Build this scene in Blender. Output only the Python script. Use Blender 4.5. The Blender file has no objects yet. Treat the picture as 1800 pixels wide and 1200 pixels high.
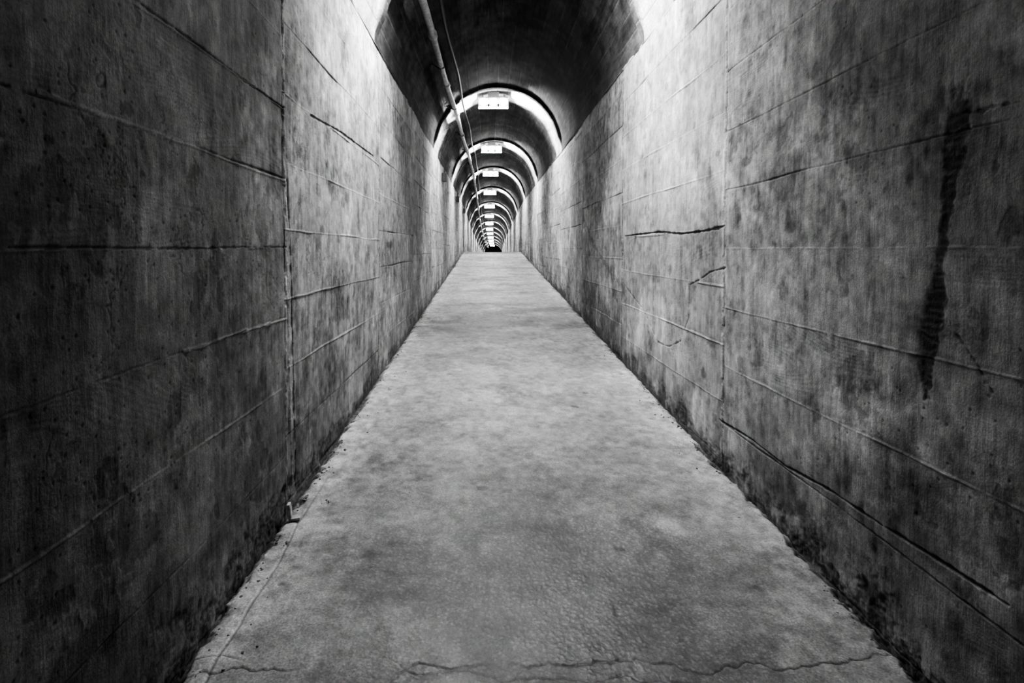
import bpy, bmesh, math, random
import numpy as np
from mathutils import Vector, Matrix
random.seed(4); rng=np.random.RandomState(7)
S=bpy.context.scene
try:
    S.view_settings.view_transform='AgX'; S.view_settings.look='AgX - High Contrast'
except Exception as e: print(e)

# ---------------------------------------------------------------- tunnel shape
XL,XR=-0.755,1.045; CX=0.145; SP=1.37; R=0.9
UC=17.5
def cx(u): return 0.5*np.clip((u-25)/35,0,2)**2
def zc(u):
    t=np.clip(u-15.5,0,None); return np.where(t<3,-0.046*t*t/6,-0.046*(t-1.5))
def fz(u):
    base=-1.106+0.0573*np.minimum(u,UC)
    return base+np.where(u>UC,-0.046*(u-UC),0)
LAMPY=[3.5,8.3,12.1]+[16+4*k for k in range(11)]
# ---------------------------------------------------------------- numpy noise
_g=rng.rand(256,256).astype(np.float32)
def vn(x,y):
    xi=np.floor(x).astype(np.int32); yi=np.floor(y).astype(np.int32)
    fx=x-xi; fy=y-yi; fx=fx*fx*(3-2*fx); fy=fy*fy*(3-2*fy)
    x0=xi&255; x1=(xi+1)&255; y0=yi&255; y1=(yi+1)&255
    a=_g[x0,y0]; b=_g[x1,y0]; c=_g[x0,y1]; d=_g[x1,y1]
    return (a*(1-fx)+b*fx)*(1-fy)+(c*(1-fx)+d*fx)*fy-0.5
def fbm(x,y,o=4,g=.5,rot=True):
    s=0;a=1.;x=x+60.;y=y+60.
    for i in range(o):
        s=s+a*vn(x,y); a*=g
        if rot: x,y=(x*1.6-y*1.2)+17.3,(x*1.2+y*1.6)+9.1
        else: x,y=x*2+17.3,y*2+9.1
    return s
def ss(v,a,b):
    t=np.clip((v-a)/(b-a),0,1); return t*t*(3-2*t)
def hs(i,j,k=0):
    i=i.astype(np.int64); j=np.asarray(j).astype(np.int64)
    return _g[(i*73+j*29+11+k*91)&255,(j*157+i*41+37+k*53)&255]
def cellular(x,y,seed=0):
    """distance to nearest jittered point and that point's random value"""
    xi=np.floor(x).astype(np.int64); yi=np.floor(y).astype(np.int64)
    bd=np.full(x.shape,9.,np.float32); br=np.zeros(x.shape,np.float32)
    for di in (-1,0,1):
        for dj in (-1,0,1):
            a=xi+di;b=yi+dj
            px=a+hs(a,b,seed+1); py=b+hs(a,b,seed+2)
            d=np.hypot(px-x,py-y).astype(np.float32); m=d<bd
            bd=np.where(m,d,bd); br=np.where(m,hs(a,b,seed+3),br)
    return bd,br
def polyd(u,z,pts):
    """distance to a polyline"""
    best=np.full(u.shape,9.,np.float32)
    for (a,b),(c,d) in zip(pts,pts[1:]):
        vx,vy=c-a,d-b; t=np.clip(((u-a)*vx+(z-b)*vy)/(vx*vx+vy*vy),0,1)
        best=np.minimum(best,np.hypot(u-a-t*vx,z-b-t*vy))
    return best

def cols(k,cap,start=.7):
    us=list(np.arange(-2.5,start,.12)); u=start
    while u<67:
        us.append(u); u+=min(k*u**1.6,cap)
    return np.array(us)
def grid_mesh(name,V,tone,mat,flip=False):
    n,m,_=V.shape
    me=bpy.data.meshes.new(name)
    idx=np.arange(n*m,dtype=np.int32).reshape(n,m)
    a=idx[:-1,:-1].ravel();b=idx[1:,:-1].ravel();c=idx[1:,1:].ravel();d=idx[:-1,1:].ravel()
    F=np.stack([a,b,c,d] if not flip else [d,c,b,a],1)
    me.vertices.add(n*m); me.vertices.foreach_set('co',V.reshape(-1).astype(np.float32))
    me.loops.add(F.size); me.loops.foreach_set('vertex_index',F.ravel())
    me.polygons.add(len(F)); me.polygons.foreach_set('loop_start',np.arange(0,F.size,4,dtype=np.int32))
    me.polygons.foreach_set('use_smooth',np.ones(len(F),bool))
    me.update()
    at=me.attributes.new('tone','FLOAT','POINT'); at.data.foreach_set('value',np.clip(tone,.012,.8).reshape(-1).astype(np.float32))
    ob=bpy.data.objects.new(name,me); S.collection.objects.link(ob); me.materials.append(mat)
    return ob

# ---------------------------------------------------------------- node helper
class NT:
    def __init__(s,name):
        s.mat=bpy.data.materials.new(name); s.mat.use_nodes=True; s.t=s.mat.node_tree
        s.b=s.t.nodes['Principled BSDF']; s.geo=s.t.nodes.new('ShaderNodeNewGeometry')
        sp=s.t.nodes.new('ShaderNodeSeparateXYZ'); s.t.links.new(s.geo.outputs['Position'],sp.inputs[0])
        s.x,s.y,s.z=sp.outputs
    def put(s,sock,v):
        if isinstance(v,(int,float)): sock.default_value=v
        else: s.t.links.new(v,sock)
    def m(s,op,a,b=None,c=None):
        n=s.t.nodes.new('ShaderNodeMath'); n.operation=op
        for i,v in enumerate((a,b,c)):
            if v is not None: s.put(n.inputs[i],v)
        return n.outputs[0]
    def add(s,*a):
        r=a[0]
        for b in a[1:]: r=s.m('ADD',r,b)
        return r
    def mul(s,*a):
        r=a[0]
        for b in a[1:]: r=s.m('MULTIPLY',r,b)
        return r
    def mr(s,v,a,b,c=0.,d=1.):
        n=s.t.nodes.new('ShaderNodeMapRange')
        for i,q in enumerate((v,a,b,c,d)): s.put(n.inputs[i],q)
        return n.outputs[0]
    def v(s,x,y,z=0.):
        n=s.t.nodes.new('ShaderNodeCombineXYZ')
        for i,q in enumerate((x,y,z)): s.put(n.inputs[i],q)
        return n.outputs[0]
    def noise(s,vec,scale=1.,detail=3.,rough=.55):
        n=s.t.nodes.new('ShaderNodeTexNoise'); s.t.links.new(vec,n.inputs['Vector'])
        n.inputs['Scale'].default_value=scale;n.inputs['Detail'].default_value=detail
        n.inputs['Roughness'].default_value=rough
        return n.outputs[0]
    def tone(s):
        n=s.t.nodes.new('ShaderNodeAttribute'); n.attribute_name='tone'; return n.outputs['Fac']
    def finish(s,col,height,rough=.8,spec=.3):
        c=s.t.nodes.new('ShaderNodeCombineColor')
        for i in range(3): s.put(c.inputs[i],col)
        s.t.links.new(c.outputs[0],s.b.inputs['Base Color'])
        if height is not None:
            bp=s.t.nodes.new('ShaderNodeBump'); bp.inputs['Distance'].default_value=1.; bp.inputs['Strength'].default_value=1.
            s.put(bp.inputs['Height'],height); s.t.links.new(bp.outputs[0],s.b.inputs['Normal'])
        s.put(s.b.inputs['Roughness'],rough); s.b.inputs['Specular IOR Level'].default_value=spec
        return s.mat

def wall_mat(name):
    n=NT(name)
    st=n.noise(n.v(0.,n.mul(n.y,230.),n.mul(n.z,22.)),1.,3,.6)
    gr=n.noise(n.v(n.x,n.y,n.z),200.,3,.7)
    col=n.mul(n.tone(),n.mr(st,.25,.75,.80,1.20),n.mr(gr,.25,.75,.66,1.34))
    return n.finish(col,n.add(n.mul(st,.0006),n.mul(gr,.0010)),.72,.35)
def ceil_mat():
    n=NT('vault_concrete')
    gr=n.noise(n.v(n.x,n.y,n.z),60.,4,.65)
    return n.finish(n.mul(n.tone(),n.mr(gr,.25,.75,.55,1.45)),n.mul(gr,.002),.85,.12)
def floor_mat():
    n=NT('floor_concrete')
    gr=n.noise(n.v(n.x,n.y,n.z),170.,3,.7)
    vo=n.t.nodes.new('ShaderNodeTexVoronoi'); n.t.links.new(n.v(n.x,n.y,0.),vo.inputs['Vector']); vo.inputs['Scale'].default_value=130.
    ag=n.mr(vo.outputs['Distance'],.15,.6,1.10,.90)
    wet=n.noise(n.v(n.x,n.y,0.),2.2,4,.6)
    return n.finish(n.mul(n.tone(),n.mr(gr,.25,.75,.50,1.50),ag),n.add(n.mul(gr,.0008),n.mul(ag,.0007)),n.mr(wet,.35,.65,.36,.56),.45)
def flat_mat(name,c,rough=.6,metal=0.,bump=.0015,sc=60.):
    n=NT(name); no=n.noise(n.v(n.x,n.y,n.z),sc,3,.6)
    m=n.finish(n.mul(c,n.mr(no,.25,.75,.55,1.4)),n.mul(no,bump),rough,.4)
    n.b.inputs['Metallic'].default_value=metal
    return m
def emis(name,st):
    n=NT(name); n.finish(.8,None,.4)
    n.b.inputs['Emission Color'].default_value=(1,1,1,1); n.b.inputs['Emission Strength'].default_value=st
    return n.mat

# ---------------------------------------------------------------- walls
def px2(side,px,py):
    s=(px-857)/XR if side>0 else (857-px)/(-XL)
    return 1000/s,(437-py)/s
def wall(name,side,u0,pitch,ph):
    us=cols(.0017,.4); rows=960
    U=us[:,None]; T=np.linspace(0,1,rows)[None,:]
    zb=fz(U)-.06; zt=SP+zc(U)+.012
    Z=(zb+(zt-zb)*T).astype(np.float32); U=(U+0*Z).astype(np.float32); sd=side*31.+40
    B=.255
    wob=.010*fbm(U*2.2+sd,Z*2.2,3)
    pq=(U+wob*.5-u0)/pitch; p=np.floor(pq)
    dp=(pq-np.round(pq))*pitch
    q=(Z+wob-p*ph)/B; r=np.floor(q); l=np.round(q); d=np.abs(q-l)*B
    hl=hs(l,p,int(sd)); hl2=hs(l,p,int(sd)+5); hb=hs(r,p,int(sd)+9)
    along=fbm(U*2.6+l*3.7,p*5.1+l*1.3+sd+0*Z,4)
    gate=.34+.66*ss(along+hl*.45,.10,.40)
    dj=d+.0030*fbm(U*40+sd,Z*40,3)
    w=(.0028+.004*np.clip(along+.25,0,1))*np.clip(U/2.2,.6,1.6)
    line=(1-ss(dj,w*.2,w*1.15))*gate
    isr=(hl2>.50)
    groove=np.where(isr,0,line); ridge=np.where(isr,line,0)
    pn=fbm(U*22+sd,Z*22,4,.6)
    jr=(1-ss(np.abs(dp-.014+pn*.01),.005,.018))*ss(pn,-.35,.1)
    jg=(1-ss(np.abs(dp+.004+pn*.004),.001,.006))*ss(pn+.3,-.1,.25)
    st=fbm(U*75,Z*7.5+hb*50,3,.6,False); st2=fbm(U*22+7,Z*3.2+hb*90,4,.6,False)
    fig=fbm(U*1.1+hb*37,Z*5+hb*11,2,.5,False)
    ringm=ss(fbm(U*1.3+hb*9,Z*2.5+hb*70,2),.05,.25)
    rings=np.sin(fig*150)*ringm
    mot=fbm(U*1.5+sd,Z*1.5,5,.6); mot2=fbm(U*6+sd,Z*6,5,.62); mot3=fbm(U*26+sd,Z*26,4,.62)
    cd,cr=cellular(U*34,Z*34,int(sd)); gp=fbm(U*2.6+3,Z*2.6+sd,3)
    pit=(1-ss(cd,.03+.05*cr,.08+.10*cr))*((gp*.8+cr)>.96)
    pat=ss(fbm(U*9+sd+9,Z*8,5,.6)+.4*fbm(U*1.2+5,Z*1.2+sd,2),.36,.48)
    pale=ss(fbm(U*3.2+sd+22,Z*2.6,5,.62),.08,.42)
    pale2=ss(fbm(U*12+sd+2,Z*9+5,4,.62),.25,.45)
    drip=ss(fbm(U*6+sd,Z*.9+3,5,.62,False),.12,.55)
    dripf=ss(fbm(U*26+sd,Z*1.4+3,3,.62,False)+.5*fbm(U*2+sd,Z*2+8,2),.2,.55)
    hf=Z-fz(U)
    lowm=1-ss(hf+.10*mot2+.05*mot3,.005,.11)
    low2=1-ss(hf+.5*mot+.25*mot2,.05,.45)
    ckf=np.abs(fbm(U*1.4+sd+3+.15*mot2,Z*1.4+8+.15*mot3,3)); crack=(1-ss(ckf,.0005,.004))*ss(fbm(U*1.1+sd,Z*1.1+33,2),.12,.25)
    b=.292
    col=b*(1+.46*mot+.42*mot2+.50*mot3+.32*st+.22*st2+.07*rings+.28*(hb-.5))
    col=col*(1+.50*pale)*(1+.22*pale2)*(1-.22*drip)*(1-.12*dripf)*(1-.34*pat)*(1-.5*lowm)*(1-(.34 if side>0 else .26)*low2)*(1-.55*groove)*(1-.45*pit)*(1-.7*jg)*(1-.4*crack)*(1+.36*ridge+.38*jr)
    col*=1-.16*(1-ss(d,.0,.03))*ss(along,-.1,.3)
    h=.0005*st+.0006*st2+.0016*mot2+.0013*mot3+.00015*rings+.0022*hb-.0045*groove+.0032*ridge-.0013*pit-.0010*pat+.005*jr-.006*jg-.001*crack
    h+=lowm*(.0045*fbm(U*50+sd,Z*50,3,.65)-.005)
    h+=.010*fbm(U*.9+sd,Z*1.3+50,3)
    hp=np.where(p==0,.009,.006*hs(p.astype(np.int64),0*p,3)); h+=hp
    def stroke(pts,wd,depth,dark,rag=.01):
        nonlocal col,h
        pts=[px2(side,*q) for q in pts]
        dd=polyd(U,Z,pts)+rag*(mot3*.8+pn*.8)
        g=1-ss(dd,wd*.4,wd); col=col*(1-dark*g); h=h-depth*g
    def blob(px,py,ru,rz,dark,rag=.5):
        nonlocal col,h
        a,c=px2(side,px,py); dd=np.hypot((U-a)/ru,(Z-c)/rz)+rag*(pn+mot2)
        g=1-ss(dd,.45,1.15); col=col*(1-dark*g); h=h-.0008*g*(dark>0)
    if side>0:
        col=col*np.where(p==0,1.22,1.)  # near panel colour lightened to make up for missing lamp light
        ctr=1.298-.115*Z+.012*fbm(Z*5,0*Z+4,3)
        wd=.018+.010*ss(Z,.1,.34)+.010*(1-ss(np.abs(Z+.15),.05,.2))-.014*ss(-Z,.28,.42)
        dd=np.abs(U-ctr)+.016*mot3+.012*mot2
        g=(1-ss(dd,wd*.4,wd*1.3))*ss(Z+.05*mot3,-.43,-.36)*(1-ss(Z+.06*mot3,.29,.37))
        h=h-.003*g+.0006*g*np.sin(Z*330+9*mot2+4*pn)
        col=col*(1-.82*g)*(1-.14*g*np.sin(Z*330+9*mot2+4*pn))
        halo=(1-ss(dd,.0,.10))*ss(Z,-.6,-.2)*(1-ss(Z,.30,.45)); col=col*(1-.28*halo)
        stroke([(1690,200),(1712,200),(1740,190),(1800,180)],.004,.002,.5)
        stroke([(1670,560),(1700,600),(1730,640),(1760,690)],.004,.002,.5)
        stroke([(1275,398),(1240,406),(1200,411),(1160,408),(1100,415)],.008,.006,.7,.006)
        stroke([(1280,470),(1250,478),(1232,492),(1215,500),(1213,560),(1200,600),(1180,610),(1160,602),(1148,575),(1135,545),(1110,515),(1100,500)],.006,.004,.45)
        stroke([(1270,740),(1330,775),(1390,822),(1470,865),(1560,925),(1700,1010),(1800,1075)],.005,.005,.7,.004)
        stroke([(1025,380),(1045,430),(1070,470),(1100,512)],.03,.0,.35,.03)
        for a in [(1312,286,.05,.02,.5),(1310,40,.03,.03,.45),(1262,272,.04,.02,.5),(1365,430,.05,.02,.5),(1395,398,.05,.03,.5),(1400,300,.03,.06,.35),
                  (1160,408,.10,.02,.6),(1215,600,.10,.05,.35),(1255,605,.08,.03,.5),(1240,655,.03,.03,.6),(1150,600,.10,.06,.4),(1450,960,.22,.12,.40),(1650,920,.12,.12,.45),
                  (1380,300,.10,.12,.18),(1300,150,.05,.2,.15),(1390,880,.15,.06,.4)]: blob(*a)
        for a in [(1180,330,.35,.25,-.28),(1370,600,.12,.3,-.25),(1700,420,.06,.2,-.15),(1200,620,.12,.1,-.3),(1180,220,.5,.3,-.15),(1480,350,.35,.5,-.25)]: blob(*a)
    else:
        stroke([(310,618),(360,603),(400,588),(497,560)],.005,-.003,-.6,.006)
        stroke([(0,435),(120,435),(280,437),(497,434)],.0035,.003,.6,.003)
        stroke([(230,0),(340,80),(420,140),(497,192)],.004,.004,.65,.004)
        stroke([(545,205),(600,235),(655,275)],.007,.005,.65,.006)
        stroke([(497,318),(440,300),(360,268),(200,213),(60,165)],.005,-.002,-.4,.004)
        stroke([(663,300),(665,420),(664,560)],.010,-.003,-.3,.012)
        stroke([(496,0),(497,200),(500,430),(503,640),(508,860)],.010,-.004,-.45,.02)
        stroke([(503,300),(506,430),(510,640),(514,850)],.007,.006,.75,.008)
        for a in [(605,350,.10,.05,.45),(628,378,.05,.10,.55),(683,430,.16,.04,.6),(580,330,.05,.04,.5),(590,420,.05,.03,.4),(530,650,.04,.25,.3),(520,800,.06,.2,.4),
                  (560,790,.15,.08,.4),(150,250,.06,.05,.2)]: blob(*a)
        for a in [(570,80,.2,.3,-.25),(540,560,.10,.2,-.25),(600,600,.2,.1,-.25),(580,250,.5,.5,-.22)]: blob(*a)
        col=col*np.where(U+wob*.5<u0+pitch,.72,1.)      # whole near panel toned darker
    X=(XR-h if side>0 else XL+h)+cx(U)
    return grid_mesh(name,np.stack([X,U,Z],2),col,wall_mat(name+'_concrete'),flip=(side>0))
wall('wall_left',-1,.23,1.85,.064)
wall('wall_right',1,.59,1.9,.089)

# ---------------------------------------------------------------- vault
us=list(cols(.004,.12,2.5))
for ly in LAMPY:
    for o in (.285,.292,.300,.308,.372,.380,.388,.395): us+=[ly-o,ly+o]
us=np.unique(np.round(np.array(us),4)); U=us[:,None]; th=np.linspace(-.01,math.pi+.01,420)[None,:]
U=U+0*th; TH=th+0*U; A=TH*.9
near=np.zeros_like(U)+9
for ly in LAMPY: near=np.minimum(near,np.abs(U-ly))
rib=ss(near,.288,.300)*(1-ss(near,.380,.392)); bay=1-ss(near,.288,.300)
Bv=.1413; p=np.floor((U-.23)/1.85)
q=(A+.004*fbm(U*3,A*3,2))/Bv; l=np.round(q); d=np.abs(q-l)*Bv; hb=hs(np.floor(q),p,4)
line=(1-ss(d,.001,.006))*ss(fbm(U*2+l*3,l*2.1,3),-.3,.1)
dp=(U-.23)/.925; dp=np.abs(dp-np.round(dp))*.925+.004*fbm(U*20,A*20,3); jl=(1-ss(dp,.003,.014))*(1-bay)*(1-rib)
mot=fbm(U*1.6,A*1.6+9,5,.6); mot2=fbm(U*9,A*9,5,.62); st=fbm(U*6,A*60,3,.6,False)
soot=ss(fbm(U*.7+4,A*1.8,4,.6),-.15,.3)
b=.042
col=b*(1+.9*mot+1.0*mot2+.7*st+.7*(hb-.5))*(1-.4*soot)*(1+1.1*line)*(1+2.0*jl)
bay_lit=.28*(1+.7*mot2+.5*mot)*(1-.5*line)  # lamp glow put into the colour: vault paler round each lamp
col=col*(1-bay)+bay_lit*bay
rr=.893+.006*fbm(U*1.1+7,A*2+4,3)-.040*rib*ss(np.sin(TH),.02,.25)+.003*mot2-.003*hb+.004*line-.003*jl
V=np.stack([CX+cx(U)+rr*np.cos(TH),U,SP+zc(U)+rr*np.sin(TH)],2)
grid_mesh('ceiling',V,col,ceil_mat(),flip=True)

# ---------------------------------------------------------------- floor
us=cols(.0020,.4); xs=np.linspace(XL-.05,XR+.05,560)[None,:]
U=us[:,None]+0*xs; X=xs+0*U
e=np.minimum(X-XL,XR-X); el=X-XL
m1=fbm(X*1.3+4,U*1.3,6,.62); m2=fbm(X*6+9,U*6,5,.65); m3=fbm(X*30,U*30,4,.62)
lg=fbm(X*1.1+4,U*2.6,5,.62,False)
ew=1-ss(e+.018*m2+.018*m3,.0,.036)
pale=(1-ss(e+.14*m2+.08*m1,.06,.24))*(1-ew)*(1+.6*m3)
ctr=1-ss(np.abs(X-.20)+.24*m1+.20*m2,.42,.80); near_dim=1-ss(U+.4*m1,1.6,3.2); worn_dim=ctr*near_dim  # near floor darkened in colour for light falloff, plus real centre wear
cd,cr=cellular(X*75,U*75,2); agg=(1-ss(cd,.15,.5))*(cr>.45)
sd_,sr=cellular(X*2.6,U*2.6,5); spot=(1-ss(sd_+.06*m2+.05*m3,.02,.045))*(sr>.5)
c1=np.abs(U-(1.395+.10*fbm(X*2.4,0*X+2,6,.62,False)+.02*X)); c1=(1-ss(c1,.0008,.0038))*ss(fbm(X*2+8,0*X,2),-.34,-.20)
c3=np.abs(U-(1.345+.10*fbm(X*3+5,0*X+12,5,.6,False)-.03*X)); c3=.8*(1-ss(c3,.0006,.003))*ss(fbm(X*2.6+1,0*X+5,2),-.1,.05)
c2=np.abs(U-(2.25+.4*fbm(X*2+9,0*X+7,5,.6,False))); c2=.3*(1-ss(c2,.001,.004))*ss(fbm(X*2+3,0*X+9,2),0.,.15)
crack=np.maximum(np.maximum(c1,c2),c3)
sl=np.abs(el-.075-.02*fbm(U*4,0*U+5,4)); sline=(1-ss(sl,.001,.005))*(1-ss(U,2.1,2.5))
scuff=ss(fbm(X*9+3,U*5+30,5,.65),.22,.45)
b=.318
col=b*(1+.28*m1+.32*m2+.52*m3+.26*lg)
col=col*(1-.52*worn_dim)*(1-.34*near_dim)*(1+.36*pale)*(1-.68*ew)*(1-.5*spot)*(1-.8*crack)*(1-.5*sline)*(1+.6*agg*worn_dim)*(1+.25*scuff)
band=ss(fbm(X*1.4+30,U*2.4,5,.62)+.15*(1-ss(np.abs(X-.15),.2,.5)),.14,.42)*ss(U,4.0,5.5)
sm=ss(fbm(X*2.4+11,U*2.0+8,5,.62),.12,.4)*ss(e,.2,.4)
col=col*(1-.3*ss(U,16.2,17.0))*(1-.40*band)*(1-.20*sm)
Z=fz(U)+.006*fbm(X*1.5+40,U*1.5+3,3)+.0018*m2+.0010*m3-.003*crack-.003*sline-.002*spot+.0008*agg*worn_dim
Z=Z-.022*ew+ew*.010*fbm(X*60,U*60,3)+.005*(1-ss(np.abs(e-.06),.0,.05))*(m2+.4)
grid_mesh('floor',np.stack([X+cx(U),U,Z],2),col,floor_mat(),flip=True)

# ---------------------------------------------------------------- generic bmesh helpers
def box(bm,c,s,mi=0,bev=0.):
    old=set(bm.faces)
    g=bmesh.ops.create_cube(bm,size=1,matrix=Matrix.Translation(c)@Matrix.Diagonal((*s,1)))
    if bev>0:
        es=list(set(ed for v in g['verts'] for ed in v.link_edges))
        bmesh.ops.bevel(bm,geom=es,offset=bev,segments=2,affect='EDGES',profile=.5)
    fs=set(f for f in bm.faces if f not in old)
    for f in fs: f.material_index=mi
    return fs
def tube(bm,pts,r,seg=14,mi=0):
    rings=[]
    for i,p in enumerate(pts):
        a=pts[max(i-1,0)]; b=pts[min(i+1,len(pts)-1)]
        t=(Vector(b)-Vector(a)).normalized(); ri=r[i] if hasattr(r,'__len__') else r
        n1=t.cross(Vector((0,0,1)))
        if n1.length<.01: n1=t.cross(Vector((1,0,0)))
        n1.normalize(); n2=t.cross(n1)
        rings.append([bm.verts.new(Vector(p)+ri*(math.cos(k*2*math.pi/seg)*n1+math.sin(k*2*math.pi/seg)*n2)) for k in range(seg)])
    for A_,B_ in zip(rings,rings[1:]):
        for k in range(seg):
            f=bm.faces.new((A_[k],A_[(k+1)%seg],B_[(k+1)%seg],B_[k])); f.material_index=mi; f.smooth=True
    for q in (rings[0][::-1],rings[-1]):
        f=bm.faces.new(q); f.material_index=mi
def obj(name,bm,mats,loc=(0,0,0)):
    me=bpy.data.meshes.new(name); bmesh.ops.recalc_face_normals(bm,faces=bm.faces); bm.to_mesh(me); bm.free()
    for m in mats: me.materials.append(m)
    o=bpy.data.objects.new(name,me); o.location=loc; S.collection.objects.link(o); return o
def F(f,y): return float(f(np.float64(y)))

# far end wall
bm=bmesh.new()
xe=CX+F(cx,66.); pts=[(xe-.92,66,F(fz,66.)-.1),(xe+.92,66,F(fz,66.)-.1)]+[(xe+.92*math.cos(a),66,SP+F(zc,66.)+.92*math.sin(a)) for a in np.linspace(0,math.pi,33)]
bm.faces.new([bm.verts.new(p_) for p_ in pts])
obj('wall_end',bm,[flat_mat('end_concrete',.3,.8,0,.003,12.)])

# ---------------------------------------------------------------- lamps
# housing + bright core between two frosted, softly glowing plates added to cut the light off along the tunnel
m_metal=flat_mat('painted_steel',.45,.5,.0)
m_dark=flat_mat('dark_steel',.05,.5,.5)
m_lens=emis('lamp_core_bottom',1850.); m_side=emis('lamp_core_end',12500.); m_front=emis('frosted_baffle',1.6)
m_bulb=emis('bulb_glow',60.)
bm=bmesh.new()
box(bm,(0,0,-.002),(.42,.15,.022),0,.004)
box(bm,(0,0,.045),(.16,.10,.08),0,.004)
for sx in (-.16,.16): box(bm,(sx,0,.022),(.03,.08,.042),0,.003)
fs=box(bm,(0,0,-.038),(.36,.044,.045),1)
bm.normal_update()
for f in fs:
    nn=f.normal
    f.material_index=1 if nn.z<-.5 else (2 if abs(nn.x)>.5 else 3)
for sy in (-.070,.070):
    box(bm,(0,sy,-.070),(.43,.008,.130),3,.002)
    for sx in (-.14,0,.14):                       # bright bull's-eye lenses on the plates
        g=bmesh.ops.create_uvsphere(bm,u_segments=20,v_segments=10,radius=1,matrix=Matrix.Translation((sx,sy+.004*(1 if sy>0 else -1),-.066))@Matrix.Diagonal((.062,.012,.050,1)))
        for f in set(f for v in g['verts'] for f in v.link_faces): f.material_index=5
    for sx in (-.070,.070): box(bm,(sx,sy*1.09,-.118),(.022,.006,.040),4,.002)
for sx in (-.070,.070):
    tube(bm,[(sx,-.078,-.130),(sx,-.070,-.140),(sx,.070,-.140),(sx,.078,-.130)],.004,8,4)
lamp0=obj('ceiling_lamp',bm,[m_metal,m_lens,m_side,m_front,m_dark,m_bulb])
for k,y in enumerate(LAMPY):
    loc=(CX-.06+F(cx,y),y,SP+.893-.090+F(zc,y))
    if k==0: o=lamp0
    else: o=bpy.data.objects.new('ceiling_lamp',lamp0.data); S.collection.objects.link(o)
    o.location=loc; o.rotation_euler=(math.atan(-.046) if y>17 else 0,0,0)

# ---------------------------------------------------------------- conduit pipe and cable
m_pipe=flat_mat('galvanised_pipe',.45,.5,.15,.002,25.)
bm=bmesh.new()
def pp(y):
    dx=-.69+.012*min(y,14)+.006*math.sin(y*1.7)
    rad=.893-.09
    return (CX+dx+F(cx,y),y,SP+math.sqrt(rad*rad-dx*dx)+F(zc,y))
tube(bm,[pp(y) for y in np.arange(-2,65.5,.5)],.030)
y=-1.2
while y<60:
    tube(bm,[pp(y),pp(y+.015),pp(y+.085),pp(y+.10)],[.030,.042,.042,.030]); y+=1.55
y=-1.5
while y<60:
    c=Vector(pp(y)); n=Vector((c.x-CX-F(cx,y),0,c.z-SP-F(zc,y))).normalized(); t=Vector((n.z,0,-n.x))
    pts=[c+n*.085+t*.065,c+n*.075+t*.04,c+t*.036,c-n*.036,c-t*.036,c+n*.075-t*.04,c+n*.085-t*.065]
    tube(bm,[tuple(q) for q in pts],.008,6,1); y+=1.85
obj('conduit_pipe',bm,[m_pipe,m_dark])
bm=bmesh.new()
def pc(y):
    dx=-.58+.012*min(y,14)+.01*math.sin(y*2.1); rad=.893-.062
    return (CX+dx+F(cx,y),y,SP+math.sqrt(rad*rad-dx*dx)+F(zc,y))
tube(bm,[pc(y) for y in np.arange(-2,65.5,.4)],.014,10)
obj('electrical_cable',bm,[m_dark])
for y in (9.3,13.4,17.2):
    bm=bmesh.new(); box(bm,(0,0,0),(.07,.10,.14),0,.006); box(bm,(.036,0,0),(.006,.08,.12),0,.002)
    tube(bm,[(-.0,0,.07),(-.0,0,.14)],.01,8,0)
    obj('junction_box',bm,[m_dark],(XL+.05,y,1.16+F(zc,y)))

# ---------------------------------------------------------------- small bracket at foot of left wall joint
bm=bmesh.new()
box(bm,(0,0,.025),(.012,.030,.055),0,.003); box(bm,(.015,0,-.005),(.04,.030,.01),0,.002)
o=obj('angle_bracket',bm,[flat_mat('pale_mortar',.40,.8)],(XL+.035,2.05,F(fz,2.05)+.008)); o.rotation_euler=(0,math.radians(-6),math.radians(8))

# ---------------------------------------------------------------- debris along the wall feet
bm=bmesh.new()
for i in range(1800):
    y=.9+(random.random()**1.7)*12; side=random.choice((-1,1))
    dist=abs(random.gauss(0,.018))+.02
    if random.random()<.05: dist+=random.random()*.12
    r=random.uniform(.0015,.0045)*(1.6 if random.random()<.05 else 1)
    x=(XL+dist) if side<0 else (XR-dist)
    if abs(y-2.05)<.06 and side<0: continue
    z=F(fz,y)+(-.012 if dist<.035 else .0)+r*.4
    M=Matrix.Translation((x,y,z))@Matrix.Rotation(random.random()*6,4,'Z')@Matrix.Diagonal((r*random.uniform(.8,1.8),r*random.uniform(.8,1.5),r*.8,1))
    g=bmesh.ops.create_icosphere(bm,subdivisions=1,radius=1,matrix=M)
    for v in g['verts']: v.co+=Vector([random.uniform(-.25,.25)*r for _ in range(3)])
obj('gravel_debris',bm,[flat_mat('rubble_stone',.16,.9,0,.003,90.)])

# ---------------------------------------------------------------- world, camera
w=bpy.data.worlds.new('World'); S.world=w; w.use_nodes=True
w.node_tree.nodes['Background'].inputs[0].default_value=(0,0,0,1)
w.node_tree.nodes['Background'].inputs[1].default_value=0
cam=bpy.data.cameras.new('camera'); co=bpy.data.objects.new('camera',cam); S.collection.objects.link(co)
pit=1.7; f=1000.
cam.sensor_width=36; cam.lens=36*f/1800
co.location=(0,0,0); co.rotation_euler=(math.radians(90-pit),0,0)
cam.shift_x=(900-857)/1800; cam.shift_y=-(163-f*math.tan(math.radians(pit)))/1800
cam.clip_start=.02; cam.clip_end=200
S.camera=co
